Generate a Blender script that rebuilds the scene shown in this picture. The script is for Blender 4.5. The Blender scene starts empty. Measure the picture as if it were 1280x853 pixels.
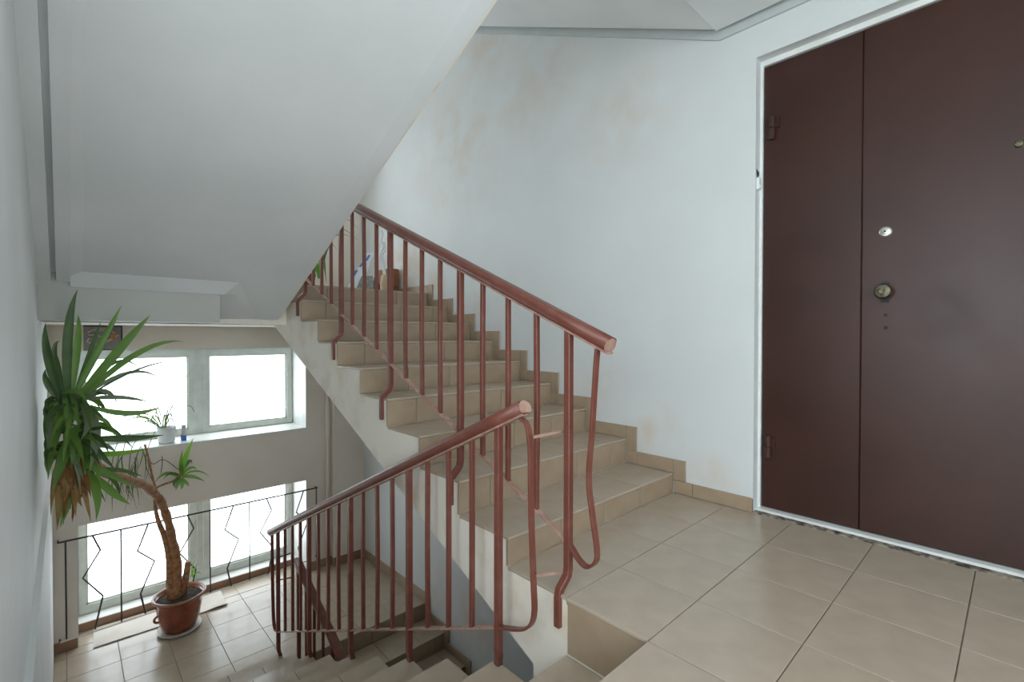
import bpy, bmesh, math, random
from mathutils import Vector, Matrix
random.seed(7)
scene = bpy.context.scene
COL = scene.collection

# ------------------------------------------------------------------ camera
F_PX, YAW, PITCH, ROLL, CAM_Z = 596.35, 0.7538, -0.0121, 0.0014, 0.9377
CAM = Vector((0, 0, CAM_Z))
_f = Vector((math.sin(YAW) * math.cos(PITCH), math.cos(YAW) * math.cos(PITCH), math.sin(PITCH)))
_r0 = Vector((math.cos(YAW), -math.sin(YAW), 0)); _u0 = _r0.cross(_f)
_r = math.cos(ROLL) * _r0 + math.sin(ROLL) * _u0
_u = -math.sin(ROLL) * _r0 + math.cos(ROLL) * _u0
cam_d = bpy.data.cameras.new('camera'); cam = bpy.data.objects.new('camera', cam_d); COL.objects.link(cam)
cam_d.sensor_width = 36; cam_d.lens = F_PX / 1280 * 36; cam_d.clip_start = 0.02
cam.matrix_world = Matrix(((_r.x, _u.x, -_f.x, 0), (_r.y, _u.y, -_f.y, 0), (_r.z, _u.z, -_f.z, CAM_Z), (0, 0, 0, 1)))
scene.camera = cam

def ray(px, py): return _f * F_PX + _r * (px - 640) + _u * (426.5 - py)
def on_y(px, py, y): d = ray(px, py); return CAM + d * (y / d.y)
def on_x(px, py, x): d = ray(px, py); return CAM + d * (x / d.x)
def on_z(px, py, z): d = ray(px, py); return CAM + d * ((z - CAM_Z) / d.z)

# ------------------------------------------------------------------ world and exposure
scene.view_settings.view_transform = 'Standard'; scene.view_settings.look = 'None'
scene.view_settings.gamma = 1; scene.view_settings.use_curve_mapping = False
scene.view_settings.exposure = 0.15
W = bpy.data.worlds.new('daylight'); scene.world = W; W.use_nodes = True
bg = W.node_tree.nodes['Background']
bg.inputs[0].default_value = (0.86, 0.945, 1.0, 1); bg.inputs[1].default_value = 5.2
scene.cycles.use_denoising = True
scene.cycles.max_bounces = 12; scene.cycles.diffuse_bounces = 8; scene.cycles.transparent_max_bounces = 16
scene.cycles.sample_clamp_indirect = 6.0

def portal(loc, rot, sx, sy):
    l = bpy.data.lights.new('window_portal', 'AREA'); l.shape = 'RECTANGLE'; l.size = sx; l.size_y = sy
    l.cycles.is_portal = True
    o = bpy.data.objects.new('window_portal', l); COL.objects.link(o); o.location = loc; o.rotation_euler = rot

# ------------------------------------------------------------------ materials
def lin(c):
    return tuple(((v / 255) / 12.92 if v / 255 <= .04045 else ((v / 255 + .055) / 1.055) ** 2.4) for v in c) + (1,)
MAT = {}
def mat(name, rgb, rough=.6, noise=0, scale=6, rgb2=None, bump=0, bump_scale=60, spec=.5, metal=0, contrast=(.35, .65), coat=0):
    m = bpy.data.materials.new(name); m.use_nodes = True; nt = m.node_tree; N = nt.nodes; L = nt.links
    b = N['Principled BSDF']; b.inputs['Roughness'].default_value = rough; b.inputs['Metallic'].default_value = metal
    b.inputs['Specular IOR Level'].default_value = spec; b.inputs['Coat Weight'].default_value = coat
    b.inputs['Base Color'].default_value = lin(rgb)
    tc = N.new('ShaderNodeTexCoord')
    if rgb2:
        nz = N.new('ShaderNodeTexNoise'); nz.inputs['Scale'].default_value = scale; nz.inputs['Detail'].default_value = 6
        L.new(tc.outputs['Object'], nz.inputs['Vector'])
        rp = N.new('ShaderNodeValToRGB'); rp.color_ramp.elements[0].position = contrast[0]; rp.color_ramp.elements[1].position = contrast[1]
        rp.color_ramp.elements[0].color = lin(rgb); rp.color_ramp.elements[1].color = lin(rgb2)
        L.new(nz.outputs['Fac'], rp.inputs['Fac']); L.new(rp.outputs['Color'], b.inputs['Base Color'])
    if bump:
        n2 = N.new('ShaderNodeTexNoise'); n2.inputs['Scale'].default_value = bump_scale; n2.inputs['Detail'].default_value = 4
        L.new(tc.outputs['Object'], n2.inputs['Vector'])
        bp = N.new('ShaderNodeBump'); bp.inputs['Strength'].default_value = bump; bp.inputs['Distance'].default_value = .01
        L.new(n2.outputs['Fac'], bp.inputs['Height']); L.new(bp.outputs['Normal'], b.inputs['Normal'])
    MAT[name] = m; return m
mat('paint', (224, 224, 220), .55, rgb2=(216, 215, 210), scale=2.2, bump=.06, bump_scale=40)
mat('paint_cool', (226, 228, 228), .7, rgb2=(216, 219, 219), scale=1.6, bump=.05, bump_scale=30)
mat('paint_beige', (230, 222, 212), .6, rgb2=(223, 213, 202), scale=2.0, bump=.06, bump_scale=40)
mat('paint_beam_shade', (184, 184, 178), .65, rgb2=(176, 175, 168), scale=2.0, bump=.06, bump_scale=40)  # white paint darkened: the landing beam's shade is in the colour
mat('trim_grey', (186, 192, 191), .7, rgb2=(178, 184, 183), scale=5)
mat('plaster_dirty', (228, 221, 209), .7, rgb2=(206, 187, 163), scale=4.5, contrast=(.5, .78), bump=.12, bump_scale=25)
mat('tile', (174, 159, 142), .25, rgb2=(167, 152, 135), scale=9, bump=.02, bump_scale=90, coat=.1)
mat('tile_riser', (160, 140, 118), .36, rgb2=(151, 131, 109), scale=9, bump=.02, bump_scale=90)  # same tile as the treads, darkened: weaker light on upright faces
mat('grout', (122, 110, 96), .9, rgb2=(104, 92, 80), scale=30)
mat('rail_paint', (108, 60, 49), .36, rgb2=(124, 76, 64), scale=14, contrast=(.5, .8), bump=.12, bump_scale=70)
mat('rail_worn', (150, 112, 98), .45, rgb2=(176, 146, 130), scale=24, contrast=(.4, .7), bump=.2, bump_scale=80)
mat('door_paint', (60, 33, 26), .33, rgb2=(53, 29, 23), scale=3, bump=.03, bump_scale=60, spec=.4)
_nt = MAT['door_paint'].node_tree; _n = _nt.nodes.new('ShaderNodeTexNoise'); _n.inputs['Scale'].default_value = 2.6; _n.inputs['Detail'].default_value = 5; _n.inputs['Distortion'].default_value = 1.5
_m = _nt.nodes.new('ShaderNodeMapRange'); _m.inputs['From Min'].default_value = .35; _m.inputs['From Max'].default_value = .7; _m.inputs['To Min'].default_value = .29; _m.inputs['To Max'].default_value = .37
_nt.links.new(_nt.nodes['Texture Coordinate'].outputs['Object'], _n.inputs['Vector']); _nt.links.new(_n.outputs['Fac'], _m.inputs['Value']); _nt.links.new(_m.outputs[0], _nt.nodes['Principled BSDF'].inputs['Roughness'])
mat('door_dark', (34, 22, 20), .6)
mat('steel', (190, 188, 180), .3, metal=1, bump=.05)
mat('old_brass', (120, 116, 100), .38, rgb2=(84, 78, 62), scale=60, metal=1, bump=.3, bump_scale=200)
mat('black', (14, 13, 13), .6)
mat('frame_paint', (206, 210, 203), .4, rgb2=(194, 198, 190), scale=10, bump=.04)
mat('sill_paint', (226, 228, 226), .4, rgb2=(216, 217, 212), scale=8)
mat('mortar', (150, 138, 124), .95, rgb2=(58, 52, 46), scale=28, contrast=(.4, .6), bump=.5, bump_scale=120)
mat('brown_tile', (150, 116, 94), .45, rgb2=(140, 106, 84), scale=12)
mat('wire_dark', (52, 46, 44), .5)
mat('wire_white', (214, 208, 200), .5)
mat('pot_clay', (146, 72, 46), .22, rgb2=(108, 48, 32), scale=9, contrast=(.4, .65), bump=.06, bump_scale=40, coat=.4)
mat('pot_rim', (150, 104, 84), .3)
mat('saucer', (196, 190, 182), .35)
mat('soil', (50, 42, 34), .95, rgb2=(120, 108, 90), scale=40, contrast=(.55, .7), bump=.8, bump_scale=90)
mat('bark', (176, 128, 88), .8, rgb2=(132, 90, 60), scale=30, contrast=(.4, .65), bump=.6, bump_scale=80)
mat('leaf_dark', (66, 92, 50), .42, rgb2=(82, 108, 56), scale=7)
mat('leaf_mid', (94, 132, 58), .4, rgb2=(112, 146, 66), scale=7)
mat('leaf_bright', (124, 172, 58), .4, rgb2=(104, 150, 54), scale=7)
mat('leaf_grey', (132, 144, 118), .5, rgb2=(108, 122, 92), scale=7)
mat('leaf_dead', (158, 112, 64), .75, rgb2=(120, 76, 40), scale=14)
mat('leaf_pale', (176, 148, 98), .75, rgb2=(150, 116, 66), scale=14)
mat('thin_leaf', (132, 146, 100), .5, rgb2=(104, 118, 80), scale=8)
mat('twig', (74, 66, 54), .7)
mat('white_plastic', (224, 228, 228), .35)
mat('bottle_grey', (178, 182, 184), .35)
mat('blue_plastic', (38, 112, 190), .35)
mat('red_plastic', (190, 60, 50), .4)
mat('sheet', (214, 208, 200), .7, rgb2=(202, 192, 182), scale=5, bump=.1, bump_scale=10)
mat('niche', (158, 152, 146), .85, rgb2=(136, 131, 126), scale=12, bump=.3)
mat('copper_tape', (196, 120, 66), .5)
mat('paper', (222, 226, 232), .5)
mat('paper_blue', (92, 120, 172), .5)
mat('paper_grey', (150, 156, 150), .6, rgb2=(120, 124, 116), scale=40)
mat('brown_wood', (138, 86, 52), .6, rgb2=(116, 68, 40), scale=8)
mat('pale_wood', (196, 172, 142), .6, rgb2=(178, 152, 122), scale=20)
mat('dark_jar', (70, 52, 40), .4)
# leaves let some light through
for k in ('leaf_dark', 'leaf_mid', 'leaf_bright', 'leaf_grey', 'leaf_dead', 'leaf_pale', 'thin_leaf'):
    nt = MAT[k].node_tree; b = nt.nodes['Principled BSDF']; out = nt.nodes['Material Output']
    tl = nt.nodes.new('ShaderNodeBsdfTranslucent'); ms = nt.nodes.new('ShaderNodeMixShader'); ms.inputs[0].default_value = .35
    nt.links.new(b.inputs['Base Color'].links[0].from_socket, tl.inputs['Color'])
    nt.links.new(b.outputs[0], ms.inputs[1]); nt.links.new(tl.outputs[0], ms.inputs[2]); nt.links.new(ms.outputs[0], out.inputs['Surface'])
# glass: thin clear pane
g = bpy.data.materials.new('glass'); g.use_nodes = True
nt = g.node_tree; nt.nodes.clear()
o_ = nt.nodes.new('ShaderNodeOutputMaterial'); tr = nt.nodes.new('ShaderNodeBsdfTransparent'); gl = nt.nodes.new('ShaderNodeBsdfGlossy')
mx = nt.nodes.new('ShaderNodeMixShader'); mx.inputs[0].default_value = .06; gl.inputs['Roughness'].default_value = .03
tr.inputs[0].default_value = (.96, .97, .97, 1)
nt.links.new(tr.outputs[0], mx.inputs[1]); nt.links.new(gl.outputs[0], mx.inputs[2]); nt.links.new(mx.outputs[0], o_.inputs[0])
MAT['glass'] = g

# wall with its own stains: scuffs and rusty damp blotches on the paint
def stained(name, rgb, blotch, blobs, scale=2.4):
    m = mat(name, rgb, .55, rgb2=tuple(v - 5 for v in rgb), scale=1.8, bump=.06, bump_scale=40)
    nt = m.node_tree; N = nt.nodes; L = nt.links; b = N['Principled BSDF']
    base = b.inputs['Base Color'].links[0].from_socket
    tc = N.new('ShaderNodeTexCoord'); nz = N.new('ShaderNodeTexNoise'); nz.inputs['Scale'].default_value = 5.5; nz.inputs['Detail'].default_value = 8
    L.new(tc.outputs['Object'], nz.inputs['Vector'])
    acc = None
    for (c, rad, amt) in blobs:
        vd = N.new('ShaderNodeVectorMath'); vd.operation = 'DISTANCE'; vd.inputs[1].default_value = c
        L.new(tc.outputs['Object'], vd.inputs[0])
        mr = N.new('ShaderNodeMapRange'); mr.inputs['From Min'].default_value = 0; mr.inputs['From Max'].default_value = rad
        mr.inputs['To Min'].default_value = amt; mr.inputs['To Max'].default_value = 0
        L.new(vd.outputs['Value'], mr.inputs['Value'])
        if acc is None: acc = mr.outputs[0]
        else:
            a = N.new('ShaderNodeMath'); a.operation = 'MAXIMUM'; L.new(acc, a.inputs[0]); L.new(mr.outputs[0], a.inputs[1]); acc = a.outputs[0]
    mr2 = N.new('ShaderNodeMapRange'); mr2.inputs['From Min'].default_value = .32; mr2.inputs['From Max'].default_value = .68
    L.new(nz.outputs['Fac'], mr2.inputs['Value'])
    mu = N.new('ShaderNodeMath'); mu.operation = 'MULTIPLY'; L.new(acc, mu.inputs[0]); L.new(mr2.outputs[0], mu.inputs[1])
    mix = N.new('ShaderNodeMix'); mix.data_type = 'RGBA'; mix.inputs['B'].default_value = lin(blotch)
    L.new(mu.outputs[0], mix.inputs['Factor']); L.new(base, mix.inputs['A']); L.new(mix.outputs['Result'], b.inputs['Base Color'])
    return m

# ------------------------------------------------------------------ mesh helpers
def obj(name, verts, faces, m, parent=None, smooth=False):
    me = bpy.data.meshes.new(name); me.from_pydata([tuple(v) for v in verts], [], faces); me.update()
    if smooth:
        for p in me.polygons: p.use_smooth = True
    return link(name, me, m, parent)
def link(name, me, m, parent=None):
    o = bpy.data.objects.new(name, me); COL.objects.link(o)
    if m and not me.materials: me.materials.append(MAT[m])
    if parent is not None:
        o.parent = parent
        w = Vector((0, 0, 0)); p = parent
        while p is not None: w += p.location; p = p.parent
        o.location = -w
    return o
def tag(o, label, cat, group=None, kind=None):
    o['label'] = label; o['category'] = cat
    if group: o['group'] = group
    if kind: o['kind'] = kind
    return o
def thing(name, label, cat, loc, group=None, kind=None):
    o = bpy.data.objects.new(name, None); COL.objects.link(o); o.location = loc; o.empty_display_size = .1
    return tag(o, label, cat, group, kind)
class MB:
    def __init__(s): s.v = []; s.f = []
    def add(s, v, f):
        n = len(s.v); s.v += [tuple(x) for x in v]; s.f += [tuple(i + n for i in q) for q in f]; return s
    def box(s, x0, x1, y0, y1, z0, z1):
        v = [(x, y, z) for x in (x0, x1) for y in (y0, y1) for z in (z0, z1)]
        return s.add(v, [(0, 1, 3, 2), (4, 6, 7, 5), (0, 4, 5, 1), (2, 3, 7, 6), (0, 2, 6, 4), (1, 5, 7, 3)])
    def prism(s, prof, x0, x1):   # prof = (y,z) polygon, extruded along x
        n = len(prof); v = [(x0, y, z) for y, z in prof] + [(x1, y, z) for y, z in prof]
        f = [tuple(range(n))[::-1], tuple(range(n, 2 * n))] + [(i, (i + 1) % n, n + (i + 1) % n, n + i) for i in range(n)]
        return s.add(v, f)
    def sweep(s, path, prof, up=Vector((1, 0, 0)), scale=None, closed=False, cap=True):
        path = [Vector(p) for p in path]; n = len(prof); rings = []
        for i, p in enumerate(path):
            if i == 0: t = path[1] - path[0]
            elif i == len(path) - 1: t = path[-1] - path[-2]
            else: t = (path[i] - path[i - 1]).normalized() + (path[i + 1] - path[i]).normalized()
            t.normalize(); a = up - t * up.dot(t)
            if a.length < 1e-4: a = Vector((0, 0, 1)) - t * t.z
            a.normalize(); b = t.cross(a); k = scale[i] if scale else 1
            rings.append([p + (a * q[0] + b * q[1]) * k for q in prof])
        v = [q for r_ in rings for q in r_]
        f = [(i * n + j, i * n + (j + 1) % n, (i + 1) * n + (j + 1) % n, (i + 1) * n + j) for i in range(len(rings) - 1) for j in range(n)]
        if cap: f += [tuple(range(n))[::-1], tuple(range((len(rings) - 1) * n, len(rings) * n))]
        return s.add(v, f)
    def lathe(s, prof, c, n=24, cap=True):  # prof (r,z)
        v = [(c[0] + r * math.cos(2 * math.pi * j / n), c[1] + r * math.sin(2 * math.pi * j / n), c[2] + z) for r, z in prof for j in range(n)]
        f = [(i * n + j, i * n + (j + 1) % n, (i + 1) * n + (j + 1) % n, (i + 1) * n + j) for i in range(len(prof) - 1) for j in range(n)]
        if cap: f += [tuple(range(n))[::-1], tuple(range((len(prof) - 1) * n, len(prof) * n))]
        return s.add(v, f)
    def build(s, name, m, parent=None, smooth=False, fix=False):
        o = obj(name, s.v, s.f, m, parent, smooth)
        if fix or True:
            bm = bmesh.new(); bm.from_mesh(o.data); bmesh.ops.recalc_face_normals(bm, faces=bm.faces); bm.to_mesh(o.data); bm.free()
        return o
def circ(r, n=8, ry=None): return [(r * math.cos(2 * math.pi * i / n), (ry or r) * math.sin(2 * math.pi * i / n)) for i in range(n)]
def sq(a, b=None, c=.18):
    b = b or a; k = min(a, b) * c
    return [(-a + k, -b), (a - k, -b), (a, -b + k), (a, b - k), (a - k, b), (-a + k, b), (-a, b - k), (-a, -b + k)]
def catmull(pts, n=6):
    pts = [Vector(p) for p in pts]; P = [pts[0] * 2 - pts[1]] + pts + [pts[-1] * 2 - pts[-2]]; out = []
    for i in range(1, len(P) - 2):
        for k in range(n):
            t = k / n; a, b, c, d = P[i - 1], P[i], P[i + 1], P[i + 2]
            out.append(.5 * ((2 * b) + (c - a) * t + (2 * a - 5 * b + 4 * c - d) * t * t + (3 * b - 3 * c + d - a) * t ** 3))
    out.append(pts[-1]); return out

# tiles: chamfered slabs that share mesh data; top face at local z = 0
_tiles = {}
def tile(parent, name, cen, u, v, axis, m, t=.011, gap=.0035):
    u -= gap; v -= gap
    key = (round(u, 3), round(v, 3), m, name)
    if key not in _tiles:
        a, b, c = u / 2, v / 2, .0012
        V = [(-a, -b, -t), (a, -b, -t), (a, b, -t), (-a, b, -t), (-a, -b, -c), (a, -b, -c), (a, b, -c), (-a, b, -c),
             (-a + c, -b + c, 0), (a - c, -b + c, 0), (a - c, b - c, 0), (-a + c, b - c, 0)]
        Fc = [(8, 9, 10, 11)] + [(i, (i + 1) % 4, 4 + (i + 1) % 4, 4 + i) for i in range(4)] + [(4 + i, 4 + (i + 1) % 4, 8 + (i + 1) % 4, 8 + i) for i in range(4)]
        me = bpy.data.meshes.new(name); me.from_pydata(V, [], Fc); me.update(); me.materials.append(MAT[m]); _tiles[key] = me
    o = link(name, _tiles[key], None, parent)
    o.location = o.location + Vector(cen)
    # local (u,v,n): '+z' floor, '-y' faces the camera side, '+y' faces away, '-x' faces the well
    R = {'+z': ((1, 0, 0), (0, 1, 0), (0, 0, 1)), '-y': ((1, 0, 0), (0, 0, 1), (0, -1, 0)), '+y': ((-1, 0, 0), (0, 0, 1), (0, 1, 0)),
         '-x': ((0, -1, 0), (0, 0, 1), (-1, 0, 0)), '+x': ((0, 1, 0), (0, 0, 1), (1, 0, 0))}[axis]
    o.rotation_euler = Matrix(R).transposed().to_euler()
    return o
def cuts(lo, hi, origin, pitch, least=.02):
    k = math.ceil((lo - origin) / pitch); out = [lo]; x = origin + k * pitch
    while x < hi - least:
        if x > lo + least: out.append(x)
        x += pitch
    return out + [hi]

# ------------------------------------------------------------------ dimensions of the stairwell
XW, XL, XD, XA = 2.656, 1.307, 1.25, -.105
XA2 = -.083
Y1, D, R, R1 = 1.4086, .329, .1549, .1176
YE = .7734                       # landing edge at the flight going down
ZL = -1.77                       # lower half landing
YWIN = 5.56                      # face of the window wall
T = .33
def zu(k): return R1 + (k - 1) * R          # tread k of the flight going up
def yu(k): return Y1 + (k - 1) * D
ZU = zu(9)                       # upper half landing
def zd(k): return -.206 - (k - 1) * .158    # tread k of the flight going down
def yd(k): return 1.102 + (k - 1) * D       # its far nosing
YF = 4.09                        # edge of lower landing above the lowest flight

# ------------------------------------------------------------------ shell
S = dict(kind='structure')
stained('paint_wall_right', (207, 210, 210), (196, 172, 146),
        [((2.656, 3.6, 2.7), .9, .5), ((2.656, 2.6, 2.9), .7, .4), ((2.656, 1.8, 2.4), .5, .4), ((2.656, 4.6, 1.55), .6, 1.3), ((2.656, 4.0, 1.4), .3, .8),
         ((2.656, 1.95, .62), .28, .5), ((2.656, 1.55, .33), .25, .6), ((2.656, 1.2, .12), .2, .5), ((2.656, 3.3, 1.2), .2, .5), ((2.656, 3.2, 3.4), .5, .5),
         ((2.656, 3.3, -1.6), .5, .7), ((2.656, 3.9, -1.6), .4, .6)])
m_ = MB()
m_.box(XW, XW + .22, .961, 6.3, -3.4, 4.9).box(XW, XW + .22, -1.9, -.46, -3.4, 4.9).box(XW, XW + .22, -.46, .961, 2.395, 4.9).box(XW, XW + .22, -.46, .961, -3.4, -.004)
tag(m_.build('wall_right', 'paint_wall_right'), 'white painted wall with faint stains beside the stairs, holding the brown door', 'wall', **S)
m_ = MB().box(XA - .25, XA, 1.25, 6.3, -3.4, 4.9).box(XA, XA2, 1.25, 6.3, -3.4, -.2)
m_.box(-2.9, XA - .25, 1.25, 1.45, -3.4, 4.9)
tag(m_.build('wall_left', 'paint_cool'), 'white painted side wall with a shallow ledge, behind the tall leafy plant', 'wall', **S)
WX0, WX1 = .07, 2.003
OPEN = [(-1.77, -.72), (-.12, .805), (1.345, 3.9)]
m_ = MB().box(XA - .25, WX0, YWIN, 6.14, -3.4, 4.9).box(WX1, XW + .22, YWIN, 6.14, -3.4, 4.9)
zz = [-3.4] + [z for o in OPEN for z in o] + [4.9]; zz[1] = -1.80
for i in range(0, len(zz), 2): m_.box(WX0, WX1, YWIN, 6.14, zz[i], zz[i + 1])
m_.box(2.285, XW, YWIN - .09, YWIN, -3.4, 1.02)
tag(m_.build('wall_far', 'paint_beige'), 'beige painted wall with two wide windows one above the other', 'wall', **S)
BWX0, BWX1, BWZ0, BWZ1 = -2.5, 1.5, .1, 2.45
m_ = MB().box(-2.9, BWX0, -1.9, -1.7, -3.4, 4.9).box(BWX1, XW + .22, -1.9, -1.7, -3.4, 4.9).box(BWX0, BWX1, -1.9, -1.7, -3.4, BWZ0).box(BWX0, BWX1, -1.9, -1.7, BWZ1, 4.9)
tag(m_.build('wall_back', 'paint_cool'), 'white painted wall closing the landing behind the door side', 'wall', **S)
LWY0, LWY1, LWZ0, LWZ1 = -1.5, 1.05, .15, 2.45
m_ = MB().box(-2.9, -2.7, -1.7, LWY0, -3.4, 4.9).box(-2.9, -2.7, LWY1, 1.25, -3.4, 4.9).box(-2.9, -2.7, LWY0, LWY1, -3.4, LWZ0).box(-2.9, -2.7, LWY0, LWY1, LWZ1, 4.9)
tag(m_.build('wall_side', 'paint_cool'), 'white painted wall with the landing window, facing the brown door', 'wall', **S)
tag(MB().box(-2.9, XW + .22, -1.9, 6.3, -3.6, -3.4).build('floor_base', 'tile'), 'grey concrete base at the foot of the stairwell', 'floor', **S)
tag(MB().box(-2.9, XW + .22, -1.9, 6.3, 4.9, 5.1).build('ceiling_top', 'paint'), 'white top slab closing the stairwell above', 'ceiling', **S)
for (z0, z1) in OPEN:
    portal(((WX0 + WX1) / 2, 6.13, (z0 + z1) / 2), (math.radians(-90), 0, 0), WX1 - WX0, z1 - z0)
portal((-2.88, (LWY0 + LWY1) / 2, (LWZ0 + LWZ1) / 2), (0, math.radians(-90), 0), LWZ1 - LWZ0, LWY1 - LWY0)

portal(((BWX0 + BWX1) / 2, -1.89, (BWZ0 + BWZ1) / 2), (math.radians(90), 0, 0), BWX1 - BWX0, BWZ1 - BWZ0)

# landing ceiling with a shadow groove along the right wall
CZ = 2.6; CY = 1.153
m_ = MB().box(-2.7, XD, -1.7, .76, CZ, 3.08).box(-2.7, XA, .76, 1.25, CZ, 3.08).box(XD, XW - .05, -1.7, CY, CZ, 3.08).box(XW - .05, XW, -1.7, CY, CZ + .05, 3.08)
tag(m_.build('ceiling_landing', 'paint_cool'), 'white flat ceiling above the landing with a groove along the door wall', 'ceiling', **S)
m_ = MB().box(XA, XW, 4.06, YWIN, 4.0, 4.45)
tag(m_.build('ceiling_upper', 'paint'), 'white slab of the next half landing high above', 'ceiling', **S)

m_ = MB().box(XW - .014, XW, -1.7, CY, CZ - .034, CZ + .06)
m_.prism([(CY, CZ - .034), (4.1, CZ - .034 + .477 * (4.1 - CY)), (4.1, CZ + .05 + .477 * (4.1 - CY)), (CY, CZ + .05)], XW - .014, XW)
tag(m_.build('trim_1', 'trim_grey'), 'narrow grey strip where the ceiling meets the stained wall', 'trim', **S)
# landing floor
fl = MB().box(-2.7, XL - .012, -1.7, YE - .012, -.45, -.003).box(-2.7, XA, YE - .02, 1.25, -.45, -.003).box(XL - .012, XW, -1.7, YE, -.45, -.003).box(XL + .01, XW, YE, 1.104, -.39, -.003).build('floor_landing', 'grout')
tag(fl, 'beige square floor tiles of the landing in front of the brown door', 'floor', **S)
xs = [2.2893 - T * i for i in range(0, 16)][::-1]; xs = [-2.7] + [x for x in xs if x > -2.65] + [XW - .001]
ys = [.7734 - T * i for i in range(1, 8)][::-1]; ys = [-1.7] + [y for y in ys if y > -1.66] + [.7734]
for i in range(len(xs) - 1):
    for j in range(len(ys) - 1):
        tile(fl, 'tile', ((xs[i] + xs[i + 1]) / 2, (ys[j] + ys[j + 1]) / 2, 0), xs[i + 1] - xs[i], ys[j + 1] - ys[j], '+z', 'tile')
xb = [1.2993] + [x for x in xs if x > 1.31]
for i in range(len(xb) - 1):
    for y0, y1 in ((.7734, 1.1003), (1.1003, Y1)):
        tile(fl, 'tile', ((xb[i] + xb[i + 1]) / 2, (y0 + y1) / 2, 0), xb[i + 1] - xb[i], y1 - y0, '+z', 'tile')
for i in range(8): tile(fl, 'tile', (XA - .166 - T * i, (YE + 1.25) / 2, 0), T, 1.25 - YE, '+z', 'tile')
tile(fl, 'edge_tile', (XL - .001, (.7734 + 1.105) / 2 - .004, -.108), .332, .195, '-x', 'tile_riser')
tile(fl, 'edge_tile', (.57, YE - .001, -.108), 1.3, .19, '+y', 'tile_riser')

# upper half landing
fu = MB().box(XA, XW, yu(9) + .012, YWIN, 1.02, ZU - .011).build('floor_upper_landing', 'paint'); fu.data.materials[0] = MAT['plaster_dirty']
tag(fu, 'upper half landing slab at the head of the stairs going up', 'floor', **S)
uxs = [XA] + [x for x in [XL + T * i for i in range(-4, 5)] if XA + .05 < x < XW - .05] + [XW]
uys = [yu(9), yu(9) + T, yu(9) + 2 * T, yu(9) + 3 * T, yu(9) + 4 * T, YWIN]
for i in range(len(uxs) - 1):
    for j in range(len(uys) - 1):
        if j == 0 and uxs[i] < XL - .01: pass
        tile(fu, 'tile', ((uxs[i] + uxs[i + 1]) / 2, (uys[j] + uys[j + 1]) / 2, ZU), uxs[i + 1] - uxs[i], uys[j + 1] - uys[j], '+z', 'tile')

# lower half landing
fw = MB().box(XA2, XW, YF + .012, YWIN, -2.05, ZL - .003).box(XA2, XL - .03, yd(10) + .012, YF + .02, -2.05, ZL - .003).box(WX0, WX1, YWIN, 5.83, -2.05, ZL - .003).build('floor_half_landing', 'grout')
tag(fw, 'beige floor tiles of the lower half landing under the windows', 'floor', **S)
lxs = [XA2] + [.985 + T * i for i in range(-3, 6)] + [XW]
lys = [YF, 4.425, 4.757, 5.09, 5.423, YWIN - .003]
for i in range(len(lxs) - 1):
    for j in range(len(lys) - 1):
        x0, x1, y0, y1 = lxs[i], lxs[i + 1], lys[j], lys[j + 1]
        if j == 0 and x0 < 1.25: y0 = yd(10)
        if j == 4 and x0 >= 2.25: y1 = YWIN - .092
        if y1 - y0 < .02: continue
        tile(fw, 'tile', ((x0 + x1) / 2, (y0 + y1) / 2, ZL), x1 - x0, y1 - y0, '+z', 'tile')
nx = [WX0, .655, .985, 1.315, 1.645, WX1]
for i in range(len(nx) - 1): tile(fw, 'tile', ((nx[i] + nx[i + 1]) / 2, (YWIN + 5.82) / 2, ZL), nx[i + 1] - nx[i], 5.82 - YWIN, '+z', 'tile')

for o in (fl, fw):   # plastered undersides
    o.data.materials.append(MAT['paint'])
    for p in o.data.polygons:
        if p.normal.z < -.5: p.material_index = 1

# ------------------------------------------------------------------ skirting on the flat runs
bb = MB().box(XW - .004, XW, .961, Y1 - .07, 0, .07).build('baseboard_right', 'grout')
tag(bb, 'low beige tile skirting between the stairs and the brown door', 'baseboard', **S)
yy = [.962, 1.10, 1.334]
tile(bb, 'skirting_tile', (XW - .012, (.962 + 1.29) / 2, .0385), .328, .077, '-x', 'tile_riser')
tile(bb, 'skirting_tile', (XW - .012, (1.29 + Y1) / 2, .0385), Y1 - 1.29, .077, '-x', 'tile_riser')
bb = MB().box(XA2, .063, YWIN - .003, YWIN, ZL, ZL + .09).build('baseboard_far', 'grout')
tag(bb, 'brown tile skirting along the lower landing under the windows', 'baseboard', **S)
tile(bb, 'skirting_tile', ((XA2 + .067) / 2, YWIN - .012, ZL + .047), .15, .094, '-y', 'brown_tile')
tile(bb, 'skirting_tile', (.068, YWIN + .12, ZL + .047), .25, .094, '+x', 'brown_tile')
tile(bb, 'skirting_tile', (2.14, YWIN - .012, ZL + .047), .28, .094, '-y', 'tile_riser')
tile(bb, 'skirting_tile', (2.274, YWIN - .05, ZL + .047), .1, .094, '-x', 'tile_riser')
tile(bb, 'skirting_tile', (2.46, YWIN - .102, ZL + .05), .36, .1, '-y', 'brown_tile')
ry = [YF, 4.44, 4.77, 5.10, YWIN - .092]
for i in range(4): tile(bb, 'skirting_tile', (XW - .012, (ry[i] + ry[i + 1]) / 2, ZL + .05), ry[i + 1] - ry[i], .1, '-x', 'tile_riser')
for i in range(len(nx) - 1): tile(bb, 'skirting_tile', ((nx[i] + nx[i + 1]) / 2, 5.82, ZL + .037), nx[i + 1] - nx[i], .074, '-y', 'brown_tile')

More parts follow.
